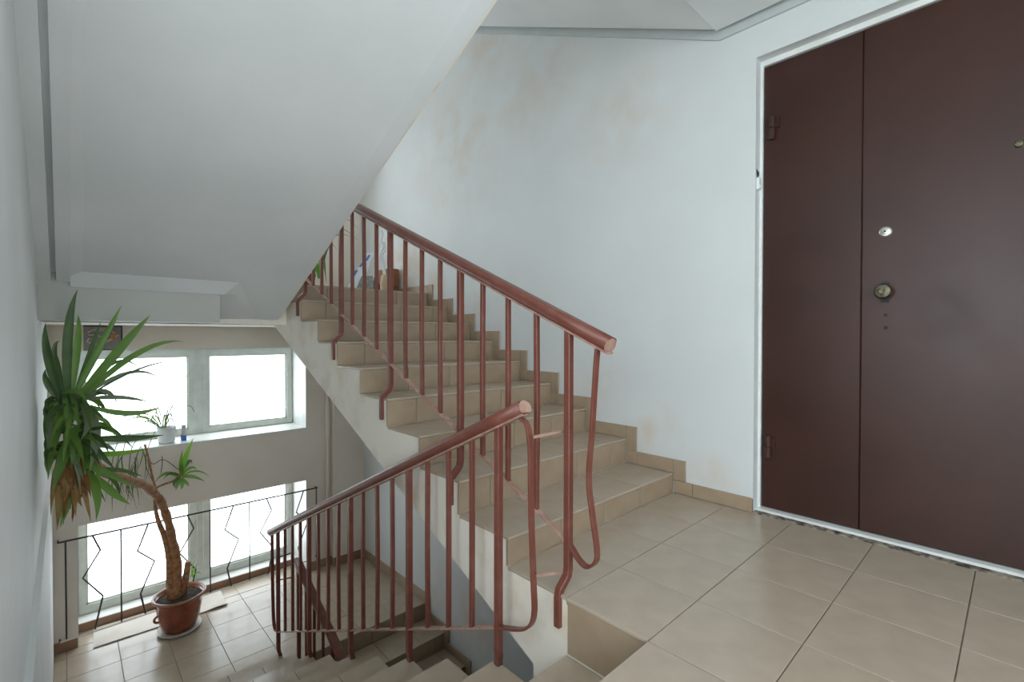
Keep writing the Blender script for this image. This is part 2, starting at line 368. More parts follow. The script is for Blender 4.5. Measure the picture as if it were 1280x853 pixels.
# ------------------------------------------------------------------ stair flights
def tread_row(fl, x0, x1, yn, yb, z, faces, riser_z0, rmat='tile_riser', off=0):
    cs = cuts(x0, x1, x0 + off, T, .05)
    for i in range(len(cs) - 1):
        xm, w = (cs[i] + cs[i + 1]) / 2, cs[i + 1] - cs[i]
        tile(fl, 'tread_tile', (xm, (yn + yb) / 2, z), w, abs(yb - yn), '+z', 'tile', gap=.003)
        if riser_z0 is not None:
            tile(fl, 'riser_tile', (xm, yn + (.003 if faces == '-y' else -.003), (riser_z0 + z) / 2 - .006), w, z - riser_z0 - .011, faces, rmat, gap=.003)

# 1. the flight going up, beside the right wall
fa = thing('stair_flight', 'beige tiled stairs climbing beside the stained white wall', 'stairs', ((XL + XW) / 2, Y1, 0))
prof = [(1.09, -.012)]
prof = [(Y1 + .012, -.45), (Y1 + .012, R1 - .012)]
for k in range(1, 9):
    prof += [(yu(k + 1) + .012, zu(k) - .012), (yu(k + 1) + .012, zu(k + 1) - .012)]
prof += [(4.36, ZU - .012), (4.36, 1.0185)]
prof += [(1.105, -.08 + .439 * (1.105 - 1.829))]
side = [(1.105, -.012), (Y1 + .012, -.012)] + prof[1:]
MB().prism(side, XL, XW).build('flight_body', 'plaster_dirty', fa)
MB().box(XL + .0005, XL + .2, YE + .01, 1.27, -.9, -.03).build('landing_beam', 'plaster_dirty', fa)
for k in range(1, 9):
    tread_row(fa, XL - .004, XW - .012, yu(k), yu(k + 1), zu(k), '-y', 0 if k == 1 else zu(k - 1), off=(.0 if k % 2 else .19))
cs = cuts(XL - .004, XW - .012, XL, T, .05)
for i in range(len(cs) - 1):
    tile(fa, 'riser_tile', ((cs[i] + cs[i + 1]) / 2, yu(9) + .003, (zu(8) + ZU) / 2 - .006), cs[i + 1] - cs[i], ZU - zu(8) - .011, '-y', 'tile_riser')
SW, SH = .075, .082
for k in range(1, 10):
    ye = (yu(k + 1) - SW) if k < 9 else 5.4
    tile(fa, 'skirting_tile', (XW - .013, (yu(k) + ye) / 2 + (0 if k else 0), zu(k) + SH / 2), ye - yu(k), SH, '-x', 'tile_riser', gap=.002)
    zb = .077 if k == 1 else zu(k - 1) + SH
    tile(fa, 'skirting_tile', (XW - .013, yu(k) - SW / 2, (zb + zu(k) + SH) / 2), SW, zu(k) + SH - zb, '-x', 'tile_riser', gap=.002)
for k in range(2, 10):
    zb = zu(k - 1)
    tile(fa, 'skirting_tile', (XW - .013, yu(k) - SW / 2, zb + SH / 2), SW, SH, '-x', 'tile_riser', gap=.002)

# 2. the flight going down to the lower half landing
fb = thing('stair_flight', 'beige tiled stairs going down under the railing to the windows', 'stairs', ((XA2 + XD) / 2, yd(10), ZL))
prof = [(.70, -.45), (.70, -.012), (YE - .013, -.012)]; prof = [(YE - .013, -.5), (YE - .013, zd(1) - .012)]
for k in range(1, 10): prof += [(yd(k) - .012, zd(k) - .012), (yd(k) - .012, zd(k + 1) - .012)]
prof += [(yd(10) - .012, zd(10) - .012), (yd(10) - .012, ZL - .3)]
MB().prism(prof, XA2, XD).build('flight_body', 'plaster_dirty', fb)
for k in range(1, 11):
    y0 = YE - .002 if k == 1 else yd(k - 1)
    tread_row(fb, XA2, XL - .006 if k == 1 else XD + .004, yd(k), y0, zd(k), '+y', zd(k + 1) if k < 10 else ZL, off=(.12 if k % 2 else .3))

# 3. the lowest flight, from the lower half landing towards the storey below
fc = thing('stair_flight', 'dim beige tiled stairs descending from the lower landing under the other flight', 'stairs', ((XL + XW) / 2, 1.4, -3.2))
def zc(k): return ZL - k * R
def yc(k): return YF - (k - 1) * D
prof = [(YF + .012, -2.04), (YF + .012, ZL - .012)]
for k in range(1, 9): prof += [(yc(k) + .012, ZL - .012 if k == 0 else zc(k) - .012), (yc(k + 1) + .012, zc(k) - .012)]
prof = [(YF + .012, ZL - .6)] + [(YF + .012, zc(1) - .012)]
for k in range(1, 9): prof += [(yc(k + 1) + .012, zc(k) - .012), (yc(k + 1) + .012, zc(k + 1) - .012)]
prof += [(yc(9) + .012, -3.38), (yc(9) + .3, -3.38)]
MB().prism(prof, XL, XW).build('flight_body', 'plaster_dirty', fc)
for k in range(1, 9):
    cs = cuts(XL - .004, XW - .012, XL + (.1 if k % 2 else .24), T, .05)
    for i in range(len(cs) - 1):
        xm, w = (cs[i] + cs[i + 1]) / 2, cs[i + 1] - cs[i]
        tile(fc, 'tread_tile', (xm, (yc(k) + yc(k + 1)) / 2, zc(k)), w, D, '+z', 'tile')
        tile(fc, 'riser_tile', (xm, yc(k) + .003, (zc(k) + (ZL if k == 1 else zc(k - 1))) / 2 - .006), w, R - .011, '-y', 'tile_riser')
    tile(fc, 'skirting_tile', (XW - .013, (yc(k) + yc(k + 1)) / 2, zc(k) + SH / 2), D, SH, '-x', 'tile_riser', gap=.002)
    tile(fc, 'skirting_tile', (XW - .013, yc(k) - SW / 2, zc(k) + SH + R / 2), SW, R, '-x', 'tile_riser', gap=.002)

# 4. the flight overhead, seen from below: ribs, grooves, sunk panel
SL = .4538
def zs(y): return 2.252 - SL * (y - 1.414)
fd = thing('stair_flight', 'white sloping underside of the stair flight overhead with a sunk panel', 'stairs', (.57, 4.1, 1.02))
Y0S, Y1S = .765, 4.12
def strip(mb, x0, x1, y0, y1, up=0, th=.12):
    mb.prism([(y0, zs(y0) + up), (y1, zs(y1) + up), (y1, zs(y1) + up + th), (y0, zs(y0) + up + th)], x0, x1)
m_ = MB()
top = [(Y0S, 3.08)] + [p for k in range(1, 11) for p in ((yd(k), zd(k) + 3.1), (yd(k), zd(k + 1) + 3.1))]
m_.prism([(Y0S, zs(Y0S) + .05)] + top + [(4.36, 1.34), (4.36, 1.03), (Y1S, zs(Y1S) + .05)], XA, XD - .02)
m_.build('flight_core', 'paint_cool', fd)
m_ = MB(); strip(m_, XA, -.052, Y0S, 4.0); m_.build('edge_strip', 'paint_cool', fd)
m_ = MB(); strip(m_, -.030, .026, Y0S, 4.05); m_.build('rib', 'paint_cool', fd)
# sunk panel with splayed margins, ending in a fillet at the landing beam
PX0, PX1, PY1 = .026, 1.156, 3.60
v = []; f = []
yb0 = Y0S; dp = .014
for (x, y, u) in ((PX0, yb0, 0), (PX0 + .022, yb0, dp), (PX1 - .02, yb0, .002), (PX1, yb0, 0),
                  (PX0, PY1, 0), (PX0 + .05, PY1 - .03, dp), (PX1 - .3, PY1 - .03, dp), (PX1, 4.12, 0)):
    v.append((x, y, zs(y) + u))
v += [(PX1 - .02, 4.12, zs(4.12) + .001)]
f = [(0, 1, 5, 4), (1, 2, 6, 5), (2, 8, 6), (2, 3, 7, 8)]
o = obj('panel', v, f, 'paint_cool', fd)
# fillet strip against the beam
XB = .76
v = [(PX0, PY1 - .03, zs(PY1 - .03) + dp), (PX1 - .3, PY1 - .03, zs(PY1 - .03) + dp), (PX0, 3.655, 1.206), (XB + .02, 3.655, 1.206), (XB + .1, 3.70, zs(3.70) - .002)]
obj('fillet', v, [(0, 1, 4, 3, 2)], 'paint_cool', fd)
v = [(PX1 - .3, PY1 - .03, zs(PY1 - .03) + dp), (PX1 - .02, 4.12, zs(4.12) + dp * .3), (XB + .1, 4.12, zs(4.12)), (XB + .1, 3.70, zs(3.70) - .002)]
obj('panel_foot', v, [(0, 1, 2, 3)], 'paint_cool', fd)
obj('panel_foot', [(XB, 3.69, 1.21), (XB + .1, 3.70, zs(3.70) - .002), (XB + .1, 4.14, zs(4.14)), (XB, 4.14, 1.02)], [(0, 1, 2, 3)], 'paint_cool', fd)
m_ = MB(); m_.prism([(Y0S, zs(Y0S)), (4.14, zs(4.14)), (4.14, zs(4.14) + .09), (Y0S, zs(Y0S) + .09)], PX1, XD - .012); m_.build('edge_rib', 'paint_cool', fd)
m_ = MB(); strip(m_, XD - .012, XD, Y0S, 4.15, .004, .3); m_.build('edge_lip', 'plaster_dirty', fd)
m_ = MB()
m_.box(XA, XB, 3.66, 4.3, 1.02, 1.30); m_.box(XB, XD, 4.12, 4.3, 1.02, 1.30)
m_.build('landing_beam', 'paint_beam_shade', fd)

# 5. the next flight over the stairs going up
fe = thing('stair_flight', 'white sloping underside of the stair flight above the stained wall', 'stairs', (1.98, 4.06, 4.0))
SE = .477
def ze(y): return CZ + .008 + SE * (y - CY)
m_ = MB().prism([(CY, ze(CY)), (4.1, ze(4.1)), (4.1, ze(4.1) + .34), (CY, ze(CY) + .42)], XL, XW - .05)
m_.prism([(CY, ze(CY) + .05), (4.1, ze(4.1) + .05), (4.1, ze(4.1) + .34), (CY, ze(CY) + .42)], XW - .05, XW)
m_.build('flight_body', 'paint_cool', fe)

# ------------------------------------------------------------------ railings
HW = [(-.029, -.018), (-.02, -.024), (.02, -.024), (.029, -.018), (.031, -.004), (.027, .012), (.016, .022), (0, .026), (-.016, .022), (-.027, .012), (-.031, -.004)]
def railing(label, X, side_x, ytop, zt, zb, y_first, n, post_every, handrail_y, tread_z, base, end_curves, foot='side', up_dir=1, first_post=0):
    t = thing('stair_railing', label, 'railing', base, group=None)
    y0, y1 = handrail_y
    prof = [(a, b) for a, b in HW]
    # profile b axis = tangent x (1,0,0); orient so that the round side is up
    path = [(X, y0 + (y1 - y0) * i / 14, zt(y0 + (y1 - y0) * i / 14)) for i in range(15)]
    sgn = 1 if y1 > y0 else -1
    hp = MB().sweep(path, [(a, b * sgn) for a, b in prof]).build('handrail', 'rail_paint', t, smooth=True)
    hp.data.shade_smooth() if hasattr(hp.data, 'shade_smooth') else None
    d0 = (Vector(path[0]) - Vector(path[1])).normalized()
    MB().sweep([Vector(path[0]), Vector(path[0]) + d0 * .004], [(a * .93, b * .93 * sgn) for a, b in prof]).build('end_cap', 'rail_worn', t)
    ip = [(X, p[1], p[2] - .029) for p in path]
    MB().sweep(ip[0:15], sq(.017, .004)).build('handrail_strip', 'rail_worn', t)
    # balusters and posts
    ysn = [y_first + D / 2 * i for i in range(n)]
    for i, y in enumerate(ysn):
        zt_, zb_ = zt(y) - .026, zb(y)
        jx = random.uniform(-.003, .003); jy = random.uniform(-.003, .003)
        if (i - first_post) % post_every == 0:
            tz = tread_z(y)
            if foot == 'side':
                pth = [(X, y, zt_), (X, y, tz + .075), (X - .006, y, tz + .05), (side_x + .006, y + .002, tz + .012), (side_x, y + .002, tz - .015), (side_x, y + .002, tz - .12)]
            else:
                pth = [(X, y, zt_), (X, y, tz + .07), (X + .004, y + .002, tz + .05), (side_x - .004, y + .022, tz + .012), (side_x, y + .025, tz - .02), (side_x, y + .025, tz - .08)]
            MB().sweep(pth, sq(.0135)).build('post', 'rail_paint', t)
        else:
            pth = [(X, y, zt_), (X + jx, y + jy, (zt_ + zb_) / 2), (X, y, zb_)]
            MB().sweep(pth, sq(.0095)).build('baluster', 'rail_paint', t)
    # flat bottom rail and the bent end bars
    ya, yz = ysn[0], ysn[-1]
    rail = [(X, ya + (yz - ya) * i / 12, zb(ya + (yz - ya) * i / 12)) for i in range(13)]
    MB().sweep(rail, sq(.013, .004)).build('bottom_rail', 'rail_worn', t)
    for pts in end_curves:
        MB().sweep(catmull(pts, 5), sq(.012, .005)).build('end_bar', 'rail_paint', t)
    return t

zt_up = lambda y: .985 + .4375 * (y - 1.137)
zb_up = lambda y: .176 + .457 * (y - 1.137)
def tz_up(y):
    if y < Y1: return 0
    k = min(9, int((y - Y1) / D) + 1); return zu(k)
P = lambda px, py, X: tuple(on_x(px, py, X))
XR = 1.354
ru = railing('brown painted railing rising beside the stairs to the upper half landing', XR, XL - .004, None, zt_up, zb_up, 1.137, 19, 4,
             (.955, 4.2), tz_up, (XR, 1.137, 0),
             [[P(747, 436, XR), P(745, 460, XR), P(740, 540, XR), P(736, 598, XR), P(740, 640, XR), P(746, 685, XR), P(745, 702, XR), P(735, 709, XR), P(724, 700, XR), (XR, 1.137, zb_up(1.137))]])
XQ = 1.223
zt_dn = lambda y: .615 - .459 * (y - 1.37)
zb_dn = lambda y: -.201 - .4647 * (y - 1.387)
def tz_dn(y):
    for k in range(1, 11):
        if y < yd(k): return zd(k)
    return ZL
rd = railing('brown painted railing going down along the stairs to the windows', XQ, XD - .004, None, zt_dn, zb_dn, 1.378, 17, 4,
             (1.236, 4.19), tz_dn, (XQ, 1.378, -.36),
             [[P(652, 524, XQ), P(659, 532, XQ), P(663, 560, XQ), P(664, 640, XQ), P(667, 730, XQ), P(668, 765, XQ), P(663, 782, XQ), P(650, 787, XQ), (XQ, 1.378, zb_dn(1.378))],
              [(XQ, 4.155, zt_dn(4.155) - .02), (XQ, 4.15, -1.0), (XQ, 4.13, zb_dn(4.1) + .12), (XQ, 4.09, zb_dn(4.08) + .02), (XQ, 4.01, zb_dn(4.01))]], foot='top')
HS = 3.127
zt_lo = lambda y: .985 + .4375 * (y - 1.137) - HS + .02
zb_lo = lambda y: zb_up(y) - HS
def tz_lo(y):
    if y > YF: return ZL
    return zc(min(8, int((YF - y) / D) + 1))
rl = railing('brown painted railing of the lowest flight below the lower landing', XR, XL - .004, None, zt_lo, zb_lo, 2.29, 11, 4,
             (2.1, 3.97), tz_lo, (XR, 2.29, -2.5), [], first_post=2)
for (a, b) in ((P(667, 547, XQ), P(704, 539, XR)), (P(670, 720, XQ), P(702, 716, XR - .02))):
    MB().sweep([a, b], circ(.006, 6), up=Vector((0, 0, 1))).build('tie_rod', 'rail_worn', ru)
for (a, b) in ((P(346, 726, XQ), P(366, 722, XR)), (P(346, 698, XQ), P(366, 691, XR))):
    MB().sweep([a, b], circ(.005, 6), up=Vector((0, 0, 1))).build('tie_rod', 'wire_dark', rd)

# ------------------------------------------------------------------ the brown steel door
DX = 2.722
dr = thing('door_1', 'dark brown steel double door with round knob in the white wall', 'door', (DX, .25, 0), kind='structure')
DY0, DYS, DY1, DZ0, DZ1 = .944, .512, -.44, .022, 2.362
def slab(name, y0, y1, x0=DX, m='door_paint', par=dr):
    mb = MB(); c = .004
    v = [(x0 + .05, y, z) for y, z in ((y0, DZ0), (y1, DZ0), (y1, DZ1), (y0, DZ1))] + [(x0 + c, y, z) for y, z in ((y0, DZ0), (y1, DZ0), (y1, DZ1), (y0, DZ1))]
    s = 1 if y1 > y0 else -1
    v += [(x0, y, z) for y, z in ((y0 + s * c, DZ0 + c), (y1 - s * c, DZ0 + c), (y1 - s * c, DZ1 - c), (y0 + s * c, DZ1 - c))]
    f = [(8, 9, 10, 11)] + [(i, (i + 1) % 4, 4 + (i + 1) % 4, 4 + i) for i in range(4)] + [(4 + i, 4 + (i + 1) % 4, 8 + (i + 1) % 4, 8 + i) for i in range(4)]
    return mb.add(v, f).build(name, m, par)
side_leaf = slab('side_leaf', DY0, DYS + .0006, DX + .003)
main_leaf = slab('main_leaf', DYS - .0006, DY1)
MB().box(DX + .04, DX + .12, DY1 - .02, .961, -.004, 2.395).build('door_backing', 'door_dark', dr)
# plaster beads round the leaf, worn threshold
MB().box(DX - .004, DX + .05, .948, .962, .01, 2.396).build('plaster_bead', 'sill_paint', dr)
MB().box(DX - .004, DX + .05, DY1 - .02, .948, 2.368, 2.396).build('plaster_bead', 'sill_paint', dr)
MB().box(XW + .03, DX + .04, DY1 - .02, .961, -.004, .018).build('threshold', 'sill_paint', dr)
MB().box(XW - .008, XW + .032, DY1 - .02, .958, -.005, .006).build('threshold_mortar', 'mortar', dr)
for (px, py) in ((965, 160), (960, 559)):
    c = on_x(px, py, DX - .012)
    h = MB().lathe([(.013, -.06), (.015, -.056), (.015, -.003), (.011, 0), (.015, .003), (.015, .056), (.013, .06)], (DX - .012, c.y, c.z), 12).build('hinge', 'door_paint', dr, smooth=False)
    MB().box(DX - .006, DX + .004, c.y - .034, c.y, c.z - .0, c.z + .05).box(DX - .006, DX + .004, c.y, c.y + .03, c.z - .05, c.z).build('hinge_plate', 'door_paint', h)
def disc_x(prof, c, name, m, par, n=20):
    mb = MB(); mb.lathe(prof, (0, 0, 0), n); mb.v = [(c[0] - z, c[1] + x, c[2] + y) for x, y, z in mb.v]
    return mb.build(name, m, par, smooth=False)
c = on_x(1107, 290, DX); lk = disc_x([(.024, -.002), (.024, .004), (.019, .008), (.012, .009), (.011, .014), (.004, .015)], (DX, c.y, c.z), 'lock_rosette', 'steel', main_leaf)
disc_x([(.0045, .014), (.0045, .0165)], (DX, c.y, c.z), 'keyhole', 'black', main_leaf, 8)
c = on_x(1106, 365, DX)
disc_x([(.012, -.002), (.013, .022), (.026, .026), (.033, .034), (.034, .044), (.028, .054), (.012, .058), (.003, .056)], (DX, c.y, c.z), 'knob', 'old_brass', main_leaf, 24)
MB().box(DX - .002, DX + .004, c.y - .016, c.y + .016, c.z - .05, c.z + .045).build('escutcheon', 'door_dark', main_leaf)
for py in (394, 410):
    c = on_x(1107, py, DX); disc_x([(.008, -.002), (.008, .003)], (DX, c.y, c.z), 'screw_hole', 'black', main_leaf, 10)
c = on_x(1274, 180, DX); disc_x([(.015, -.002), (.015, .004), (.011, .009), (.007, .010), (.006, .006)], (DX, c.y, c.z), 'peephole', 'old_brass', main_leaf, 16)
# bell push on the plaster reveal
b0 = on_y(948, 230, .958)
bell = thing('door_bell', 'small white bell push on the plaster edge beside the brown door', 'doorbell', b0)
MB().box(b0.x - .014, b0.x + .012, .949, .962, b0.z - .03, b0.z + .03).build('bell_body', 'white_plastic', bell)
MB().box(b0.x - .008, b0.x + .006, .944, .950, b0.z - .024, b0.z - .008).build('bell_button', 'sill_paint', bell)
b1 = on_y(947, 217, .958)
MB().sweep(catmull([(b1.x - .008, .958, b1.z + .02), (b1.x - .008, .956, b1.z - .004), (b1.x, .955, b1.z - .014), (b1.x + .01, .956, b1.z - .004), (b1.x + .006, .956, b1.z + .01), (b1.x - .002, .956, b1.z + .004), (b1.x, .957, b0.z + .03)], 4), circ(.0022, 6)).build('bell_wire', 'black', bell)

# ------------------------------------------------------------------ windows
def window(name, label, zf0, zf1, gz0, gz1, y=6.0, lite=True):
    t = thing(name, label, 'window', (1.04, y, zf0), kind='structure')
    MB().box(WX0, WX0 + .03, y, y + .08, zf0, zf1).box(WX1 - .03, WX1, y, y + .08, zf0, zf1).box(WX0, WX1, y, y + .08, zf1 - .028, zf1).box(WX0, WX1, y, y + .08, zf0, zf0 + .02).build('window_frame', 'frame_paint', t)
    MB().box(1.022, 1.072, y - .006, y + .08, zf0, zf1).build('mullion', 'frame_paint', t)
    for (x0, x1, a, b) in ((WX0 + .012, 1.016, .135, .952), (1.078, WX1 - .012, 1.134, 1.934)):
        mb = MB(); y0, y1 = y - .012, y + .05
        mb.box(x0, a, y0, y1, zf0 + .008, zf1 - .016).box(b, x1, y0, y1, zf0 + .008, zf1 - .016).box(a, b, y0, y1, zf0 + .008, gz0).box(a, b, y0, y1, gz1, zf1 - .016)
        sash = mb.build('sash', 'frame_paint', t)
        mb = MB(); q = .014
        mb.box(a, a + q, y + .006, y + .03, gz0, gz1).box(b - q, b, y + .006, y + .03, gz0, gz1).box(a, b, y + .006, y + .03, gz0, gz0 + q).box(a, b, y + .006, y + .03, gz1 - q, gz1)
        mb.build('glazing_bead', 'frame_paint', sash)
        MB().box(a, b, y + .03, y + .034, gz0, gz1).build('pane', 'glass', sash)
        for zz_ in (zf0 + .22 * (zf1 - zf0), zf0 + .78 * (zf1 - zf0)):
            xh = x0 if x0 > .5 else x0
            MB().lathe([(.006, -.03), (.006, .03)], (xh if x0 > .5 else x1, y - .014, zz_), 8).build('hinge', 'frame_paint', sash)
    return t
w1 = window('window_1', 'upper wide white framed window of two casements above the sill with the plant bowl', -.12, .805, -.058, .715)
MB().box(WX0, WX1, YWIN - .004, 6.02, -.135, -.118).build('window_sill', 'sill_paint', w1)
MB().box(WX0 + .001, WX1 - .001, YWIN + .002, 6.0, .8, .8055).build('head_lining', 'sill_paint', w1)
for x in (WX0, WX1): MB().box(x - .002, x + .002, YWIN + .001, 6.02, -.12, .805).build('reveal', 'sill_paint', w1)
w2 = window('window_2', 'lower wide white framed window of two casements at floor level', -1.695, -.70, -1.612, -.76)
MB().box(WX0, WX1, 5.832, 6.14, ZL, -1.695).build('window_sill', 'sill_paint', w2)
for x in (WX0, WX1): MB().box(x - .002, x + .002, YWIN + .001, 6.02, ZL, -.72).build('reveal', 'sill_paint', w2)
for (px, py, L_) in ((233, 470, w1), (358, 464, w1), (234, 493, w1), (357, 510, w1), (232, 523, w1), (242, 655, w2), (364, 632, w2)):
    c = on_y(px, py, 5.985); MB().sweep([(c.x - .02, 5.985, c.z - .02), (c.x, 5.98, c.z), (c.x + .022, 5.985, c.z + .03)], circ(.004, 6)).build('latch_hook', 'steel', L_)
w3 = window('window_3', 'unseen white framed window over the upper half landing, made tall to brighten the stairs', 1.37, 3.9, 1.43, 3.83)  # out of view; height stretched to bring more daylight onto the treads
w5 = thing('window_4', 'white framed landing window facing the brown door', 'window', (-2.8, -.2, LWZ0), kind='structure')
ymid = (LWY0 + LWY1) / 2
MB().box(-2.82, -2.74, LWY0, LWY0 + .06, LWZ0, LWZ1).box(-2.82, -2.74, LWY1 - .06, LWY1, LWZ0, LWZ1).box(-2.82, -2.74, LWY0, LWY1, LWZ0, LWZ0 + .06).box(-2.82, -2.74, LWY0, LWY1, LWZ1 - .06, LWZ1).box(-2.82, -2.74, ymid - .04, ymid + .04, LWZ0, LWZ1).build('window_frame', 'frame_paint', w5)
for a, b in ((LWY0 + .06, ymid - .04), (ymid + .04, LWY1 - .06)): MB().box(-2.785, -2.78, a, b, LWZ0 + .06, LWZ1 - .06).build('pane', 'glass', w5)

w7 = thing('fill_window', 'wide white framed window added behind the camera as fill light', 'window', (.3, -1.8, BWZ0), kind='structure')  # added out of view to light the sloping undersides
xq = [BWX0, (BWX0 * 2 + BWX1) / 3, (BWX0 + BWX1 * 2) / 3, BWX1]
m_ = MB().box(BWX0, BWX1, -1.82, -1.74, BWZ0, BWZ0 + .05).box(BWX0, BWX1, -1.82, -1.74, BWZ1 - .05, BWZ1)
for x in xq: m_.box(max(BWX0, x - .03), min(BWX1, x + .03), -1.82, -1.74, BWZ0, BWZ1)
m_.build('window_frame', 'frame_paint', w7)
for i in range(3): MB().box(xq[i] + .03, xq[i + 1] - .03, -1.785, -1.78, BWZ0 + .05, BWZ1 - .05).build('pane', 'glass', w7)

# riser pipe by the window wall
pp = thing('heating_pipe', 'thin painted riser pipe in the corner beside the windows', 'pipe', (2.235, YWIN - .028, ZL))
MB().lathe([(.02, ZL), (.02, 1.03)], (2.235, YWIN - .03, 0), 14).build('pipe', 'paint_beige', pp, smooth=True)
MB().lathe([(.026, -.26), (.028, -.25), (.028, -.13), (.026, -.12)], (2.235, YWIN - .03, 0), 14).build('coupling', 'paint_beige', pp)

# ------------------------------------------------------------------ wire guard in front of the lower window
gd = thing('window_guard', 'thin dark wire guard with zigzag bars before the lower window', 'guard', (1.04, 5.5, -1.62))
GY = 5.5
MB().sweep([(-.055, GY, -.808), (2.107, GY, -.815)], circ(.008, 6), up=Vector((0, 0, 1))).build('top_bar', 'wire_dark', gd)
MB().sweep([(-.045, GY, -1.655), (2.10, GY, -1.62)], circ(.007, 6), up=Vector((0, 0, 1))).build('bottom_bar', 'wire_white', gd)  # same wire as the rest; its lit look is put into the colour
vx = [-.003, .358, .69, 1.045, 1.40, 1.75, 2.092]
for i, x in enumerate(vx):
    MB().sweep([(x, GY, -.81), (x, GY, -1.64)], circ(.0065 if i in (0, 6) else .0062, 6)).build('vertical_bar', 'wire_dark', gd)
for i in range(6):
    xm = (vx[i] + vx[i + 1]) / 2; s = 1
    pts = [(xm - .01, -.81), (xm + .04, -.95), (xm - .075, -1.16), (xm + .055, -1.36), (xm + .0, -1.635)] if i % 2 == 0 else [(xm + .03, -.81), (xm + .0, -.9), (xm - .05, -1.04), (xm + .075, -1.17), (xm - .03, -1.44), (xm + .005, -1.635)]
    MB().sweep([(a, GY, b) for a, b in pts], circ(.0072, 6)).build('zigzag_bar', 'wire_dark', gd)
for (a, b) in (((-.045, GY, -1.655), (-.045, YWIN, -1.655)), ((2.10, GY, -1.62), (2.10, YWIN + .01, -1.62)), ((-.05, GY, -.808), (-.05, YWIN + .01, -.808)), ((2.10, GY, -.815), (2.10, YWIN + .01, -.815))):
    MB().sweep([a, b], circ(.006, 6)).build('wall_bracket', 'wire_dark', gd)

# junction recess with loose wires on the window wall
e0, e1 = on_y(104, 405, YWIN), on_y(153, 441, YWIN)
jb = thing('junction_box', 'grey open junction plate with loose white wires above the window', 'junction box', ((e0.x + e1.x) / 2, YWIN, .79))
MB().box(e0.x, e1.x, YWIN - .012, YWIN + .002, .80, 1.018).build('plate', 'niche', jb)
MB().box(e0.x, e1.x, YWIN - .022, YWIN - .01, 1.008, 1.018).box(e1.x - .01, e1.x, YWIN - .022, YWIN - .01, .80, 1.018).box(e0.x, e1.x, YWIN - .018, YWIN - .01, .80, .806).build('rim', 'door_dark', jb)
def J(u, v, dy=.02): return (e0.x + (e1.x - e0.x) * u, YWIN - dy, .8 + .218 * v)
for pts in ([J(.15, .5), J(.1, .35), J(.3, .25), J(.6, .35), J(.75, .55), J(.9, .6)], [J(.1, .7), J(.25, .82), J(.5, .8), J(.7, .6)], [J(.12, .62), J(.35, .6), J(.55, .45), J(.7, .42), J(.82, .55), J(.78, .7)], [J(.3, .9), J(.6, .86), J(.8, .7)]):
    MB().sweep(catmull(pts, 4), circ(.004, 6)).build('wire', 'wire_white', jb)
MB().sweep([J(.72, .45, .024), J(.78, .68, .024)], circ(.016, 8)).build('tape', 'copper_tape', jb)

# ------------------------------------------------------------------ cardboard sheet, potted yucca
v = [tuple(on_z(px, py, ZL + .004)) for px, py in ((117, 810), (285, 757))]
xa, ya = v[0][0], 5.44; xb_, yb_ = v[1][0], 5.405
q = [(xa, ya), (xb_, yb_), (xb_ + .01, 5.76), (xa + .01, 5.80)]
n = 10; vv = []; ff = []
for j in range(5):
    for i in range(n + 1):
        s, t_ = i / n, j / 4
        x = (q[0][0] * (1 - s) + q[1][0] * s) * (1 - t_) + (q[3][0] * (1 - s) + q[2][0] * s) * t_
        y = (q[0][1] * (1 - s) + q[1][1] * s) * (1 - t_) + (q[3][1] * (1 - s) + q[2][1] * s) * t_
        vv.append((x, y, ZL + .003 + (.010 if i > 8 and j == 0 else 0) + .003 * (1 - t_) * math.sin(s * 9) ** 2))
ff = [(j * (n + 1) + i, j * (n + 1) + i + 1, (j + 1) * (n + 1) + i + 1, (j + 1) * (n + 1) + i) for j in range(4) for i in range(n)]
sh = obj('floor_sheet', vv, ff, 'sheet'); md = sh.modifiers.new('thickness', 'SOLIDIFY'); md.thickness = .006; md.offset = 1
tag(sh, 'pale cardboard sheet lying under the terracotta pot by the window', 'sheet')

PC = Vector((.755, 5.265, ZL + .012))
yc_ = thing('potted_yucca', 'tall leaning yucca with a shaggy leafy crown in a terracotta pot', 'plant', PC)
MB().lathe([(.10, 0), (.165, 0), (.172, .018), (.165, .018), (.15, .008), (.10, .008)], PC, 32).build('saucer', 'saucer', yc_, smooth=True)
pot = MB().lathe([(.10, .008), (.125, .010), (.142, .05), (.160, .12), (.172, .19), (.176, .225), (.170, .250), (.176, .27), (.176, .285), (.19, .30), (.18, .30), (.17, .27)], PC, 40, cap=False).build('pot', 'pot_clay', yc_, smooth=True)
MB().lathe([(.182, .295), (.205, .300), (.210, .312), (.204, .322), (.188, .320), (.182, .30)], PC, 40, cap=False).build('pot_rim', 'pot_rim', pot, smooth=True)
for sx in (-1,):
    hx = PC + Vector((-.172, -.04, .165)); MB().sweep(catmull([hx + Vector((.01, 0, .03)), hx + Vector((-.018, -.004, .01)), hx + Vector((-.016, -.004, -.02)), hx + Vector((.012, 0, -.035))], 4), circ(.01, 8)).build('pot_lug', 'pot_clay', pot)
MB().lathe([(.178, .283), (.12, .292), (.05, .296), (.01, .298)], PC, 32).build('soil', 'soil', yc_)
def pt(px, py, y): return on_y(px, py, y)
CRY = 3.48
tr_pts = [Vector((PC.x - .03, 5.27, PC.z + .27)), pt(220, 705, 5.27), pt(216, 678, 5.22), pt(209, 648, 5.12), pt(199, 624, 4.98), pt(182, 608, 4.72), pt(160, 600, 4.4), pt(128, 588, 3.95), pt(95, 560, CRY + .02)]
cp = catmull(tr_pts, 5)
MB().sweep(cp, circ(1, 10), scale=[.052 - .020 * min(1, i / 12) + .004 * math.sin(i * 1.7) for i in range(len(cp))]).build('trunk', 'bark', yc_, smooth=True)
